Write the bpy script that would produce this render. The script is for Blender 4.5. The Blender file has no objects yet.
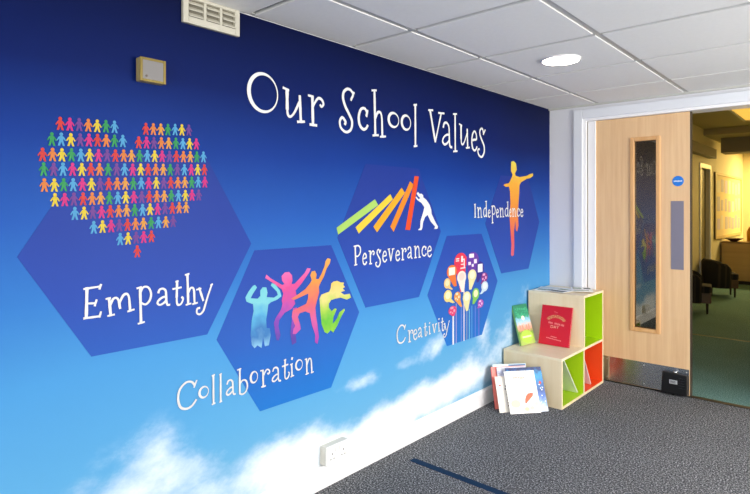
import bpy, bmesh, math, random
from mathutils import Vector, Matrix
random.seed(7)
C = bpy.context.scene.collection
PI = math.pi
CEIL = 2.094

WORDS = {"title":[["O",-2.907,-2.744,1.7,1.875],["u",-2.729,-2.591,1.679,1.836],["r",-2.584,-2.472,1.673,1.826],["S",-2.384,-2.268,1.665,1.894],["c",-2.252,-2.166,1.692,1.816],["h",-2.153,-2.027,1.666,1.921],["o",-2.019,-1.916,1.73,1.821],["o",-1.908,-1.811,1.727,1.821],["l",-1.803,-1.751,1.64,1.895],["V",-1.66,-1.487,1.681,1.887],["a",-1.52,-1.4,1.663,1.828],["l",-1.407,-1.34,1.642,1.895],["u",-1.337,-1.201,1.676,1.837],["e",-1.192,-1.109,1.668,1.81],["s",-1.12,-1.003,1.631,1.841]],"Empathy":[["E",-3.547,-3.48,0.937,1.057],["m",-3.475,-3.371,0.936,1.016],["p",-3.371,-3.309,0.894,1.035],["a",-3.298,-3.239,0.944,1.019],["t",-3.239,-3.186,0.939,1.042],["h",-3.19,-3.128,0.936,1.063],["y",-3.142,-3.064,0.894,1.014]],"Collaboration":[["C",-3.219,-3.132,0.55,0.66],["o",-3.13,-3.081,0.574,0.625],["l",-3.077,-3.052,0.537,0.661],["l",-3.043,-3.022,0.537,0.658],["a",-3.012,-2.959,0.55,0.624],["b",-2.959,-2.901,0.542,0.66],["o",-2.896,-2.851,0.576,0.631],["r",-2.846,-2.788,0.547,0.629],["a",-2.786,-2.729,0.55,0.625],["t",-2.732,-2.681,0.551,0.649],["i",-2.688,-2.654,0.554,0.649],["o",-2.654,-2.606,0.576,0.63],["n",-2.601,-2.54,0.545,0.629]],"Perseverance":[["P",-2.283,-2.222,1.014,1.123],["e",-2.218,-2.178,1.013,1.08],["r",-2.172,-2.119,1.012,1.091],["s",-2.121,-2.067,0.993,1.095],["e",-2.064,-2.021,1.015,1.082],["v",-2.021,-1.959,1.015,1.094],["e",-1.957,-1.911,1.014,1.079],["r",-1.909,-1.855,1.014,1.089],["a",-1.853,-1.799,1.016,1.093],["n",-1.795,-1.724,1.017,1.097],["c",-1.721,-1.669,1.024,1.089],["e",-1.667,-1.617,1.016,1.088]],"Independence":[["I",-1.158,-1.124,1.236,1.336],["n",-1.12,-1.047,1.235,1.315],["d",-1.041,-0.983,1.238,1.357],["e",-0.981,-0.941,1.237,1.298],["p",-0.938,-0.873,1.195,1.326],["e",-0.87,-0.828,1.236,1.302],["n",-0.825,-0.754,1.235,1.312],["d",-0.749,-0.683,1.238,1.355],["e",-0.683,-0.646,1.237,1.303],["n",-0.643,-0.574,1.236,1.309],["c",-0.569,-0.519,1.239,1.306],["e",-0.514,-0.463,1.236,1.302]],"Creativity":[["C",-1.946,-1.861,0.563,0.67],["r",-1.849,-1.794,0.555,0.631],["e",-1.8,-1.755,0.56,0.626],["a",-1.755,-1.707,0.563,0.629],["t",-1.702,-1.661,0.562,0.648],["i",-1.657,-1.625,0.566,0.645],["v",-1.62,-1.564,0.566,0.629],["i",-1.561,-1.532,0.566,0.655],["t",-1.533,-1.484,0.563,0.652],["y",-1.504,-1.431,0.522,0.624]]}
HEX = {"Empathy":[[-3.728,1.156],[-3.516,0.816],[-3.09,0.816],[-2.886,1.156],[-3.094,1.497],[-3.516,1.497]],"Collaboration":[[-3.049,0.788],[-2.842,0.452],[-2.43,0.452],[-2.235,0.782],[-2.43,1.127],[-2.87,1.127]],"Perseverance":[[-2.389,1.16],[-2.188,0.798],[-1.74,0.798],[-1.523,1.164],[-1.742,1.526],[-2.188,1.526]],"Creativity":[[-1.658,0.798],[-1.459,0.467],[-1.05,0.467],[-0.843,0.802],[-1.057,1.134],[-1.459,1.134]],"Independence":[[-1.008,1.2],[-0.79,0.848],[-0.375,0.848],[-0.19,1.197],[-0.385,1.53],[-0.8,1.53]]}
HEART = [["r",-3.61,1.568],["m",-3.582,1.569],["p",-3.554,1.571],["o",-3.526,1.572],["y",-3.498,1.573],["g",-3.47,1.575],["b",-3.442,1.576],["r",-3.333,1.581],["o",-3.306,1.583],["Y",-3.278,1.585],["g",-3.251,1.587],["b",-3.223,1.59],["y",-3.196,1.592],["p",-3.168,1.594],["g",-3.634,1.517],["b",-3.607,1.519],["y",-3.579,1.52],["p",-3.551,1.522],["m",-3.524,1.524],["r",-3.497,1.526],["o",-3.469,1.527],["g",-3.442,1.529],["b",-3.414,1.531],["r",-3.359,1.531],["m",-3.331,1.533],["p",-3.304,1.534],["o",-3.276,1.536],["Y",-3.248,1.538],["g",-3.22,1.54],["b",-3.192,1.541],["y",-3.165,1.543],["m",-3.137,1.545],["r",-3.66,1.467],["o",-3.632,1.469],["y",-3.605,1.47],["g",-3.577,1.472],["b",-3.549,1.473],["y",-3.522,1.475],["m",-3.494,1.476],["p",-3.466,1.478],["r",-3.439,1.479],["o",-3.411,1.481],["Y",-3.384,1.482],["g",-3.356,1.484],["b",-3.328,1.486],["y",-3.301,1.487],["m",-3.273,1.489],["p",-3.245,1.49],["r",-3.218,1.492],["o",-3.19,1.493],["Y",-3.162,1.495],["g",-3.135,1.496],["b",-3.107,1.498],["g",-3.657,1.422],["p",-3.629,1.423],["b",-3.602,1.425],["m",-3.574,1.426],["y",-3.546,1.427],["r",-3.518,1.429],["o",-3.491,1.43],["g",-3.463,1.431],["p",-3.435,1.433],["b",-3.408,1.434],["m",-3.38,1.435],["y",-3.352,1.437],["r",-3.325,1.438],["o",-3.297,1.44],["Y",-3.269,1.441],["g",-3.242,1.442],["p",-3.214,1.444],["b",-3.186,1.445],["m",-3.158,1.446],["y",-3.131,1.448],["r",-3.103,1.449],["o",-3.655,1.373],["y",-3.627,1.374],["g",-3.6,1.376],["b",-3.572,1.377],["m",-3.544,1.379],["y",-3.516,1.38],["p",-3.489,1.382],["r",-3.461,1.383],["o",-3.433,1.385],["Y",-3.406,1.386],["g",-3.378,1.387],["b",-3.35,1.389],["m",-3.323,1.39],["y",-3.295,1.392],["p",-3.267,1.393],["r",-3.24,1.395],["o",-3.212,1.396],["Y",-3.184,1.398],["g",-3.156,1.399],["b",-3.129,1.401],["m",-3.101,1.402],["y",-3.625,1.328],["m",-3.597,1.329],["p",-3.57,1.331],["r",-3.542,1.332],["o",-3.514,1.333],["Y",-3.487,1.335],["g",-3.459,1.336],["b",-3.431,1.337],["y",-3.404,1.339],["m",-3.376,1.34],["p",-3.348,1.341],["r",-3.321,1.343],["o",-3.293,1.344],["Y",-3.265,1.345],["g",-3.238,1.347],["b",-3.21,1.348],["y",-3.182,1.349],["m",-3.155,1.351],["p",-3.127,1.352],["b",-3.567,1.285],["y",-3.539,1.286],["p",-3.512,1.288],["m",-3.484,1.289],["r",-3.456,1.291],["o",-3.428,1.292],["Y",-3.401,1.294],["g",-3.373,1.295],["b",-3.345,1.296],["y",-3.318,1.298],["m",-3.29,1.299],["p",-3.262,1.301],["r",-3.234,1.302],["o",-3.207,1.304],["Y",-3.179,1.305],["b",-3.509,1.239],["y",-3.481,1.241],["m",-3.453,1.242],["p",-3.426,1.244],["r",-3.398,1.245],["o",-3.37,1.247],["Y",-3.342,1.248],["g",-3.314,1.25],["b",-3.287,1.251],["Y",-3.259,1.252],["p",-3.231,1.254],["b",-3.423,1.197],["y",-3.396,1.198],["p",-3.368,1.2],["m",-3.341,1.201],["r",-3.313,1.202],["r",-3.364,1.152]]
DOM = [[[-2.395,1.208],[-2.384,1.175],[-2.092,1.318],[-2.118,1.348]],[[-2.263,1.207],[-2.24,1.175],[-1.974,1.349],[-1.994,1.377]],[[-2.13,1.207],[-2.101,1.177],[-1.869,1.386],[-1.898,1.414]],[[-1.994,1.204],[-1.967,1.175],[-1.789,1.433],[-1.823,1.452]],[[-1.866,1.183],[-1.823,1.18],[-1.742,1.481],[-1.781,1.483]]]
PUSH = [[-1.751,1.395],[-1.736,1.383],[-1.718,1.385],[-1.702,1.377],[-1.701,1.364],[-1.671,1.35],[-1.639,1.322],[-1.623,1.294],[-1.62,1.27],[-1.591,1.232],[-1.568,1.205],[-1.555,1.195],[-1.561,1.18],[-1.594,1.18],[-1.584,1.194],[-1.627,1.223],[-1.659,1.263],[-1.684,1.25],[-1.702,1.223],[-1.71,1.188],[-1.718,1.177],[-1.751,1.178],[-1.73,1.19],[-1.727,1.23],[-1.701,1.28],[-1.69,1.308],[-1.718,1.332],[-1.759,1.349],[-1.774,1.363],[-1.766,1.367],[-1.744,1.352],[-1.729,1.359],[-1.747,1.37],[-1.763,1.383]]
JUMP = [[[-2.868,0.984],[-2.858,0.972],[-2.878,0.949],[-2.89,0.931],[-2.855,0.925],[-2.841,0.935],[-2.842,0.957],[-2.829,0.97],[-2.81,0.967],[-2.804,0.945],[-2.808,0.926],[-2.77,0.919],[-2.749,0.928],[-2.754,0.943],[-2.787,0.973],[-2.781,0.983],[-2.76,0.973],[-2.738,0.946],[-2.729,0.92],[-2.754,0.908],[-2.787,0.901],[-2.8,0.893],[-2.805,0.859],[-2.811,0.83],[-2.808,0.795],[-2.792,0.792],[-2.787,0.762],[-2.797,0.72],[-2.818,0.72],[-2.827,0.76],[-2.835,0.716],[-2.856,0.731],[-2.87,0.721],[-2.884,0.737],[-2.89,0.779],[-2.885,0.837],[-2.875,0.877],[-2.878,0.905],[-2.91,0.919],[-2.916,0.937],[-2.9,0.96],[-2.88,0.98]],[[-2.81,1.022],[-2.787,1.003],[-2.726,0.969],[-2.713,0.971],[-2.726,0.988],[-2.729,1.008],[-2.71,1.022],[-2.687,1.022],[-2.67,1.005],[-2.668,0.983],[-2.673,0.967],[-2.655,0.967],[-2.596,1.01],[-2.581,1.031],[-2.56,1.026],[-2.569,1.01],[-2.615,0.964],[-2.65,0.936],[-2.644,0.913],[-2.659,0.901],[-2.652,0.878],[-2.673,0.858],[-2.712,0.846],[-2.741,0.819],[-2.746,0.794],[-2.735,0.753],[-2.743,0.731],[-2.756,0.735],[-2.763,0.766],[-2.77,0.811],[-2.76,0.831],[-2.732,0.862],[-2.723,0.887],[-2.728,0.901],[-2.719,0.93],[-2.729,0.951],[-2.787,0.99],[-2.816,1.007]],[[-2.455,1.067],[-2.435,1.061],[-2.439,1.042],[-2.461,1.018],[-2.478,0.983],[-2.498,0.957],[-2.51,0.939],[-2.508,0.911],[-2.523,0.871],[-2.532,0.844],[-2.527,0.801],[-2.519,0.763],[-2.51,0.705],[-2.519,0.675],[-2.534,0.686],[-2.532,0.718],[-2.553,0.768],[-2.565,0.823],[-2.593,0.836],[-2.627,0.832],[-2.637,0.817],[-2.624,0.781],[-2.62,0.76],[-2.647,0.743],[-2.666,0.746],[-2.662,0.767],[-2.652,0.779],[-2.672,0.822],[-2.666,0.85],[-2.629,0.859],[-2.587,0.869],[-2.577,0.891],[-2.575,0.914],[-2.611,0.906],[-2.658,0.895],[-2.676,0.903],[-2.641,0.915],[-2.593,0.936],[-2.563,0.961],[-2.554,0.974],[-2.563,0.996],[-2.554,1.013],[-2.534,1.014],[-2.524,0.997],[-2.528,0.976],[-2.512,0.974],[-2.494,0.996],[-2.474,1.03],[-2.468,1.053]],[[-2.431,0.945],[-2.415,0.953],[-2.391,0.954],[-2.368,0.944],[-2.344,0.941],[-2.35,0.93],[-2.339,0.919],[-2.354,0.913],[-2.339,0.901],[-2.368,0.897],[-2.344,0.882],[-2.305,0.882],[-2.296,0.862],[-2.326,0.856],[-2.368,0.871],[-2.404,0.87],[-2.432,0.867],[-2.446,0.851],[-2.446,0.832],[-2.428,0.814],[-2.408,0.824],[-2.394,0.82],[-2.415,0.785],[-2.422,0.752],[-2.391,0.776],[-2.377,0.801],[-2.344,0.814],[-2.339,0.807],[-2.365,0.777],[-2.392,0.738],[-2.418,0.71],[-2.435,0.725],[-2.455,0.712],[-2.474,0.722],[-2.494,0.763],[-2.501,0.826],[-2.506,0.883],[-2.494,0.9],[-2.444,0.908],[-2.434,0.924]]]
INDEP = [[-0.649,1.634],[-0.613,1.641],[-0.576,1.626],[-0.565,1.582],[-0.591,1.555],[-0.583,1.537],[-0.519,1.53],[-0.403,1.544],[-0.355,1.56],[-0.302,1.567],[-0.302,1.548],[-0.351,1.529],[-0.411,1.52],[-0.496,1.493],[-0.523,1.469],[-0.527,1.407],[-0.538,1.336],[-0.546,1.265],[-0.538,1.176],[-0.557,1.132],[-0.58,1.142],[-0.587,1.212],[-0.605,1.143],[-0.602,1.02],[-0.609,0.964],[-0.638,0.957],[-0.653,0.97],[-0.646,1.04],[-0.66,1.144],[-0.675,1.248],[-0.66,1.335],[-0.667,1.421],[-0.682,1.455],[-0.731,1.452],[-0.763,1.463],[-0.745,1.471],[-0.682,1.48],[-0.646,1.517],[-0.627,1.541],[-0.653,1.569]]
BULB = [[-1.308,0.967,0.066,0.052,-1.29,0.777,"#e83a56","#ffe9e6","bars"],[-1.167,0.964,0.068,0.052,-1.19,0.787,"#6a3aa8","#f4eef8","bits"],[-1.407,0.913,0.049,0.039,-1.37,0.82,"#f07a3c","#fff3e0","square"],[-1.075,0.906,0.042,0.044,-1.109,0.818,"#3a2f92","#f3f2f8","square"],[-1.021,0.843,0.037,0.03,-1.061,0.802,"#8a2f8a","#f0b0d8","bits"],[-1.298,0.869,0.046,0.037,-1.285,0.776,"#fdeee4","#f7d4c8","none"],[-1.174,0.868,0.046,0.037,-1.198,0.781,"#f3eab0","#f8f3d0","none"],[-1.459,0.847,0.031,0.029,-1.405,0.804,"#f4cf86","#f9e2b4","none"],[-1.018,0.783,0.039,0.031,-1.067,0.737,"#cfe6f5","#e6f3fb","none"],[-1.452,0.77,0.039,0.034,-1.388,0.72,"#f3e08a","#fbf1c0","none"],[-1.347,0.753,0.033,0.029,-1.302,0.685,"#f0a050","#fde6c4","bits"],[-1.24,0.735,0.042,0.036,-1.237,0.65,"#f5ecb0","#fcf8d8","none"],[-1.132,0.745,0.039,0.036,-1.161,0.683,"#86d060","#f0f4c0","none"],[-1.072,0.676,0.033,0.025,-1.111,0.649,"#b85ac0","#f0c8ec","bits"],[-1.402,0.675,0.039,0.026,-1.392,0.64,"#e8447a","#f8a8bc","bits"]]
STEM = [[-1.4,-1.384,0.464,0.658,"#f2f3fa"],[-1.363,-1.355,0.467,0.713,"#a89fd0"],[-1.305,-1.298,0.465,0.688,"#7f8fd8"],[-1.276,-1.264,0.465,0.781,"#f3e3ea"],[-1.242,-1.232,0.467,0.656,"#8fa0b8"],[-1.212,-1.202,0.467,0.659,"#6fc0d8"],[-1.181,-1.172,0.467,0.675,"#5fa8e8"],[-1.14,-1.13,0.468,0.67,"#5f7fe0"],[-1.095,-1.086,0.469,0.65,"#7f6fd8"]]

# ------------------------------------------------------------------ helpers
def lin(h):
    if isinstance(h, str):
        h = h.lstrip('#'); h = [int(h[i:i+2], 16) for i in (0, 2, 4)]
    elif len(h) == 4: return h
    r = []
    for v in h:
        c = v / 255
        r.append(c / 12.92 if c <= .04045 else ((c + .055) / 1.055) ** 2.4)
    return (*r, 1)

def ink(c, k=1.4):
    """printing ink, a little deeper than the colour it shows under strong daylight"""
    r = lin(c); return (r[0]/k, r[1]/k, r[2]/k, 1)

MATS = {}
def new_mat(name):
    m = bpy.data.materials.new(name); m.use_nodes = True
    nt = m.node_tree
    return m, nt, nt.nodes['Principled BSDF']

def mat(name, col, rough=.6, metal=0, spec=.5, bump=0, bscale=200, vary=0, vscale=8, emit=0):
    if name in MATS: return MATS[name]
    m, nt, b = new_mat(name)
    b.inputs['Base Color'].default_value = lin(col)
    b.inputs['Roughness'].default_value = rough
    b.inputs['Metallic'].default_value = metal
    b.inputs['Specular IOR Level'].default_value = spec
    tc = nt.nodes.new('ShaderNodeTexCoord')
    if vary:
        n = nt.nodes.new('ShaderNodeTexNoise'); n.inputs['Scale'].default_value = vscale
        nt.links.new(tc.outputs['Object'], n.inputs['Vector'])
        mx = nt.nodes.new('ShaderNodeMix'); mx.data_type = 'RGBA'
        c = lin(col)
        mx.inputs['A'].default_value = (c[0]*(1-vary), c[1]*(1-vary), c[2]*(1-vary), 1)
        mx.inputs['B'].default_value = (min(1, c[0]*(1+vary)), min(1, c[1]*(1+vary)), min(1, c[2]*(1+vary)), 1)
        nt.links.new(n.outputs['Fac'], mx.inputs['Factor'])
        nt.links.new(mx.outputs['Result'], b.inputs['Base Color'])
    if bump:
        n = nt.nodes.new('ShaderNodeTexNoise'); n.inputs['Scale'].default_value = bscale
        nt.links.new(tc.outputs['Object'], n.inputs['Vector'])
        bp = nt.nodes.new('ShaderNodeBump'); bp.inputs['Strength'].default_value = bump
        bp.inputs['Distance'].default_value = .002
        nt.links.new(n.outputs['Fac'], bp.inputs['Height']); nt.links.new(bp.outputs['Normal'], b.inputs['Normal'])
    if emit:
        b.inputs['Emission Color'].default_value = lin(col); b.inputs['Emission Strength'].default_value = emit
    MATS[name] = m
    return m

def wood(name, c1, c2, axis='Z', scale=26, rough=.45):
    """straight fine grain running along one object axis"""
    if name in MATS: return MATS[name]
    m, nt, b = new_mat(name)
    tc = nt.nodes.new('ShaderNodeTexCoord'); mp = nt.nodes.new('ShaderNodeMapping')
    s = {'X': (.04, 1, 1), 'Y': (1, .04, 1), 'Z': (1, 1, .04)}[axis]
    mp.inputs['Scale'].default_value = s
    nt.links.new(tc.outputs['Object'], mp.inputs['Vector'])
    n = nt.nodes.new('ShaderNodeTexNoise'); n.inputs['Scale'].default_value = scale
    n.inputs['Detail'].default_value = 5; n.inputs['Roughness'].default_value = .65
    nt.links.new(mp.outputs['Vector'], n.inputs['Vector'])
    r = nt.nodes.new('ShaderNodeValToRGB')
    r.color_ramp.elements[0].position = .3; r.color_ramp.elements[0].color = lin(c1)
    r.color_ramp.elements[1].position = .7; r.color_ramp.elements[1].color = lin(c2)
    nt.links.new(n.outputs['Fac'], r.inputs['Fac']); nt.links.new(r.outputs['Color'], b.inputs['Base Color'])
    b.inputs['Roughness'].default_value = rough
    MATS[name] = m
    return m

def ramp_mat(name, stops, axis='Z', rough=.45, noise=0, nscale=20):
    """printed colour running through stops [(metres, hex)] along an object axis"""
    if name in MATS: return MATS[name]
    m, nt, b = new_mat(name)
    lo, hi = stops[0][0], stops[-1][0]
    tc = nt.nodes.new('ShaderNodeTexCoord'); sp = nt.nodes.new('ShaderNodeSeparateXYZ')
    nt.links.new(tc.outputs['Object'], sp.inputs[0])
    mr = nt.nodes.new('ShaderNodeMapRange'); mr.inputs['From Min'].default_value = lo; mr.inputs['From Max'].default_value = hi
    src = sp.outputs[axis]
    if noise:
        n = nt.nodes.new('ShaderNodeTexNoise'); n.inputs['Scale'].default_value = nscale
        nt.links.new(tc.outputs['Object'], n.inputs['Vector'])
        ma = nt.nodes.new('ShaderNodeMath'); ma.operation = 'MULTIPLY_ADD'
        nt.links.new(n.outputs['Fac'], ma.inputs[0]); ma.inputs[1].default_value = noise
        ma2 = nt.nodes.new('ShaderNodeMath'); ma2.operation = 'ADD'; ma2.inputs[1].default_value = -noise/2
        nt.links.new(src, ma.inputs[2]); nt.links.new(ma.outputs[0], ma2.inputs[0]); src = ma2.outputs[0]
    nt.links.new(src, mr.inputs['Value'])
    r = nt.nodes.new('ShaderNodeValToRGB'); cr = r.color_ramp
    while len(cr.elements) < len(stops): cr.elements.new(.5)
    for e, (p, c) in zip(cr.elements, stops): e.position = (p-lo)/(hi-lo)
    for e, (p, c) in zip(cr.elements, stops): e.color = lin(c)
    nt.links.new(mr.outputs[0], r.inputs['Fac']); nt.links.new(r.outputs['Color'], b.inputs['Base Color'])
    b.inputs['Roughness'].default_value = rough
    MATS[name] = m
    return m

class MB:
    """collects shapes, builds ONE mesh object"""
    def __init__(s): s.bm = bmesh.new(); s.mi = 0
    def face(s, pts, smooth=False):
        f = s.bm.faces.new([s.bm.verts.new(p) for p in pts]); f.material_index = s.mi; f.smooth = smooth; return f
    def box(s, x0, x1, y0, y1, z0, z1):
        v = [s.bm.verts.new(p) for p in ((x0,y0,z0),(x1,y0,z0),(x1,y1,z0),(x0,y1,z0),(x0,y0,z1),(x1,y0,z1),(x1,y1,z1),(x0,y1,z1))]
        for q in ((3,2,1,0),(4,5,6,7),(0,1,5,4),(1,2,6,5),(2,3,7,6),(3,0,4,7)):
            f = s.bm.faces.new([v[i] for i in q]); f.material_index = s.mi
        return s
    def prism(s, poly, d, axis):
        """poly of 2D points swept along axis ('X': (y,z), 'Y': (x,z), 'Z': (x,y)) from d[0] to d[1]"""
        def P(p, t): return {'X': (t, p[0], p[1]), 'Y': (p[0], t, p[1]), 'Z': (p[0], p[1], t)}[axis]
        a = [s.bm.verts.new(P(p, d[0])) for p in poly]; b = [s.bm.verts.new(P(p, d[1])) for p in poly]
        n = len(poly)
        fs = [s.bm.faces.new(a), s.bm.faces.new(b[::-1])]
        for i in range(n): fs.append(s.bm.faces.new([a[i], a[(i+1) % n], b[(i+1) % n], b[i]]))
        for f in fs: f.material_index = s.mi
        return s
    def lathe(s, prof, c=(0,0,0), n=32, axis='Z'):
        rings = []
        for r, h in prof:
            ring = []
            for k in range(n):
                a = 2*PI*k/n; x, y = r*math.cos(a), r*math.sin(a)
                p = {'Z': (x, y, h), 'Y': (x, h, y), 'X': (h, x, y)}[axis]
                ring.append(s.bm.verts.new((p[0]+c[0], p[1]+c[1], p[2]+c[2])))
            rings.append(ring)
        for A, B in zip(rings, rings[1:]):
            for k in range(n):
                f = s.bm.faces.new([A[k], A[(k+1) % n], B[(k+1) % n], B[k]]); f.smooth = True; f.material_index = s.mi
        for R in (rings[0], rings[-1]):
            f = s.bm.faces.new(R); f.material_index = s.mi
        return s
    def tube(s, pts, r, n=10):
        for a, b in zip(pts, pts[1:]):
            a, b = Vector(a), Vector(b); d = (b-a).normalized()
            u = d.orthogonal().normalized(); v = d.cross(u)
            A = [s.bm.verts.new(a + r*(math.cos(2*PI*k/n)*u + math.sin(2*PI*k/n)*v)) for k in range(n)]
            B = [s.bm.verts.new(b + r*(math.cos(2*PI*k/n)*u + math.sin(2*PI*k/n)*v)) for k in range(n)]
            for k in range(n):
                f = s.bm.faces.new([A[k], A[(k+1) % n], B[(k+1) % n], B[k]]); f.smooth = True; f.material_index = s.mi
            for R in (A, B): s.bm.faces.new(R).material_index = s.mi
        return s
    def build(s, name, mats, parent=None, bevel=0, seg=2):
        bmesh.ops.recalc_face_normals(s.bm, faces=s.bm.faces)
        me = bpy.data.meshes.new(name); s.bm.to_mesh(me); s.bm.free()
        for m in (mats if isinstance(mats, (list, tuple)) else [mats]): me.materials.append(m)
        o = bpy.data.objects.new(name, me); C.objects.link(o)
        if parent: o.parent = parent
        if bevel:
            md = o.modifiers.new('bevel', 'BEVEL'); md.width = bevel; md.segments = seg; md.limit_method = 'ANGLE'; md.angle_limit = .7
        return o

def box(*a): return MB().box(*a)
def struct(o): o['kind'] = 'structure'; return o
def tag(o, label, cat, group=None):
    o['label'] = label; o['category'] = cat
    if group: o['group'] = group
    return o
def thing(name, label, cat, loc=(0,0,0), rotz=0, group=None):
    o = bpy.data.objects.new(name, None); C.objects.link(o)
    o.empty_display_size = .1
    o.location = loc; o.rotation_euler = (0, 0, rotz)
    return tag(o, label, cat, group)

# ------------------------------------------------------------------ common materials
white_paint = mat('white_paint', '#e9e8ea', .5)
wall_paint = mat('wall_paint', '#d9dadf', .7, bump=.05)
gloss_white = mat('gloss_white_paint', '#f1f1f2', .3)
frame_paint = mat('frame_paint', '#dfe3e9', .35)

def carpet(name, c1, c2, c3):
    m, nt, b = new_mat(name)
    tc = nt.nodes.new('ShaderNodeTexCoord')
    n = nt.nodes.new('ShaderNodeTexNoise'); n.inputs['Scale'].default_value = 125; n.inputs['Detail'].default_value = 3
    n.inputs['Roughness'].default_value = .75
    nt.links.new(tc.outputs['Object'], n.inputs['Vector'])
    r = nt.nodes.new('ShaderNodeValToRGB'); e = r.color_ramp.elements
    e[0].position = .36; e[0].color = lin(c1); e[1].position = .68; e[1].color = lin(c3)
    k = e.new(.52); k.color = lin(c2)
    nt.links.new(n.outputs['Fac'], r.inputs['Fac'])
    n2 = nt.nodes.new('ShaderNodeTexNoise'); n2.inputs['Scale'].default_value = 2.2; n2.inputs['Detail'].default_value = 2
    nt.links.new(tc.outputs['Object'], n2.inputs['Vector'])
    mr = nt.nodes.new('ShaderNodeMapRange'); mr.inputs['To Min'].default_value = .8; mr.inputs['To Max'].default_value = 1.15
    nt.links.new(n2.outputs['Fac'], mr.inputs['Value'])
    mx = nt.nodes.new('ShaderNodeMix'); mx.data_type = 'RGBA'; mx.blend_type = 'MULTIPLY'; mx.inputs['Factor'].default_value = 1
    nt.links.new(r.outputs['Color'], mx.inputs['A']); nt.links.new(mr.outputs[0], mx.inputs['B'])
    nt.links.new(mx.outputs['Result'], b.inputs['Base Color'])
    b.inputs['Roughness'].default_value = .95; b.inputs['Specular IOR Level'].default_value = .1
    bp = nt.nodes.new('ShaderNodeBump'); bp.inputs['Strength'].default_value = .35; bp.inputs['Distance'].default_value = .004
    nt.links.new(n.outputs['Fac'], bp.inputs['Height']); nt.links.new(bp.outputs['Normal'], b.inputs['Normal'])
    return m
carpet_grey = carpet('charcoal_loop_carpet', '#17181a', '#5c5e62', '#cdced1')
carpet_green = carpet('green_carpet', '#3c5a58', '#6a9290', '#93b6b0')

# ------------------------------------------------------------------ the room
RX, RY = 4.4, -6.2
struct(box(-.2, RX+.1, RY-.1, .05, -.1, 0).build('floor', carpet_grey))
struct(box(-.15, 0, RY-.1, .15, -.1, 2.75).build('wall_left', wall_paint))

# back wall round a wide doorway
OX0, OX1, OH = .27, 1.93, 1.989
m = MB()
m.box(0, OX0, 0, .15, 0, 2.75).box(OX1, RX+.1, 0, .15, 0, 2.75).box(OX0, OX1, 0, .15, OH, 2.75)
struct(m.build('wall_back', wall_paint))
# right wall with two wide windows, rear wall with one added for frontal fill
m = MB()
WZ0, WZ1 = .75, 1.95
ww = [(-5.4, -3.3), (-2.7, -.5)]
m.box(RX, RX+.12, RY-.1, .0, 0, WZ0).box(RX, RX+.12, RY-.1, .0, WZ1, 2.3)
for a, b in ((RY-.1, ww[0][0]), (ww[0][1], ww[1][0]), (ww[1][1], 0)): m.box(RX, RX+.12, a, b, WZ0, WZ1)
struct(m.build('wall_right', wall_paint))
m = MB(); rw = (.9, 3.7)
m.box(0, RX, RY-.12, RY, 0, WZ0).box(0, RX, RY-.12, RY, WZ1, 2.3).box(0, rw[0], RY-.12, RY, WZ0, WZ1).box(rw[1], RX, RY-.12, RY, WZ0, WZ1)
struct(m.build('wall_rear', wall_paint))
def window(name, a, b, side):
    m = MB(); n = 3; w = .05
    def bx(p0, p1, z0, z1):
        if side == 'x': m.box(RX+.03, RX+.08, p0, p1, z0, z1)
        else: m.box(p0, p1, RY-.08, RY-.03, z0, z1)
    bx(a, b, WZ0, WZ0+w); bx(a, b, WZ1-w, WZ1)
    for i in range(n+1):
        c = a + (b-a-w)*i/n; bx(c, c+w, WZ0+w, WZ1-w)
    struct(m.build(name, gloss_white))
window('window_1', *ww[0], 'x'); window('window_2', *ww[1], 'x'); window('fill_window', *rw, 'y')

# suspended ceiling: drop-edge tiles in a grid of 600 mm
tile_m = mat('ceiling_tile', '#e6e6e3', .9, bump=.25, bscale=320, vary=.03, vscale=60)
tee_m = mat('ceiling_tee', '#bdbdb6', .5)
m = MB()
gx = [0] + [.383+.6*k for k in range(7)] + [RX]
gy = [0] + [-.493-.6*k for k in range(10)] + [RY]
DL = (.683, -1.393)
g = .015
for i in range(len(gx)-1):
    for j in range(len(gy)-1):
        x0, x1, y1, y0 = gx[i]+.016, gx[i+1]-.016, gy[j]-g, gy[j+1]+g
        if x1-x0 < .03 or y1-y0 < .03: continue
        m.box(x0, x1, y0, y1, CEIL, CEIL+.02)
m.mi = 1
for x in gx[1:-1]: m.box(x-.012, x+.012, RY, 0, CEIL+.004, CEIL+.03)
m.mi = 2
for y in gy[1:-1]: m.box(0, RX, y-.012, y+.012, CEIL+.014, CEIL+.031)
m.mi = 1
m.box(0, RX, RY, 0, CEIL+.03, CEIL+.05)
m.box(0, .022, RY, 0, CEIL+.004, CEIL+.03); m.box(0, RX, -.022, 0, CEIL-.012, CEIL+.03)
struct(m.build('ceiling', [tile_m, tee_m, mat('cross_tee', '#777774', .6)]))

# skirting
m = MB().prism([(0, 0), (.015, 0), (.015, .092), (.009, .104), (0, .106)], (RY, 0), 'Y')
struct(m.build('baseboard_left', gloss_white))
m = MB().prism([(0, 0), (-.015, 0), (-.015, .092), (-.009, .104), (0, .106)], (.015, .199), 'X')
struct(m.build('baseboard_back', gloss_white))

# doorway: architrave, lining, stop
m = MB()
m.box(.199, OX0, -.018, 0, 0, 2.059).box(OX1, OX1+.07, -.018, 0, 0, 2.059).box(OX0, OX1, -.018, 0, OH, 2.059)
struct(m.build('trim_1', frame_paint, bevel=.005))
m = MB()
m.box(OX0, OX0+.022, -.004, .155, 0, OH).box(OX1-.022, OX1, -.004, .155, 0, OH).box(OX0+.022, OX1-.022, -.004, .155, OH-.02, OH)
m.box(OX0+.022, OX0+.036, .078, .12, 0, OH-.02)
struct(m.build('trim_2', gloss_white))
struct(box(OX0, OX1, .03, .075, 0, .004).build('trim_3', mat('dark_threshold', '#14120e', .5)))
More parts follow.
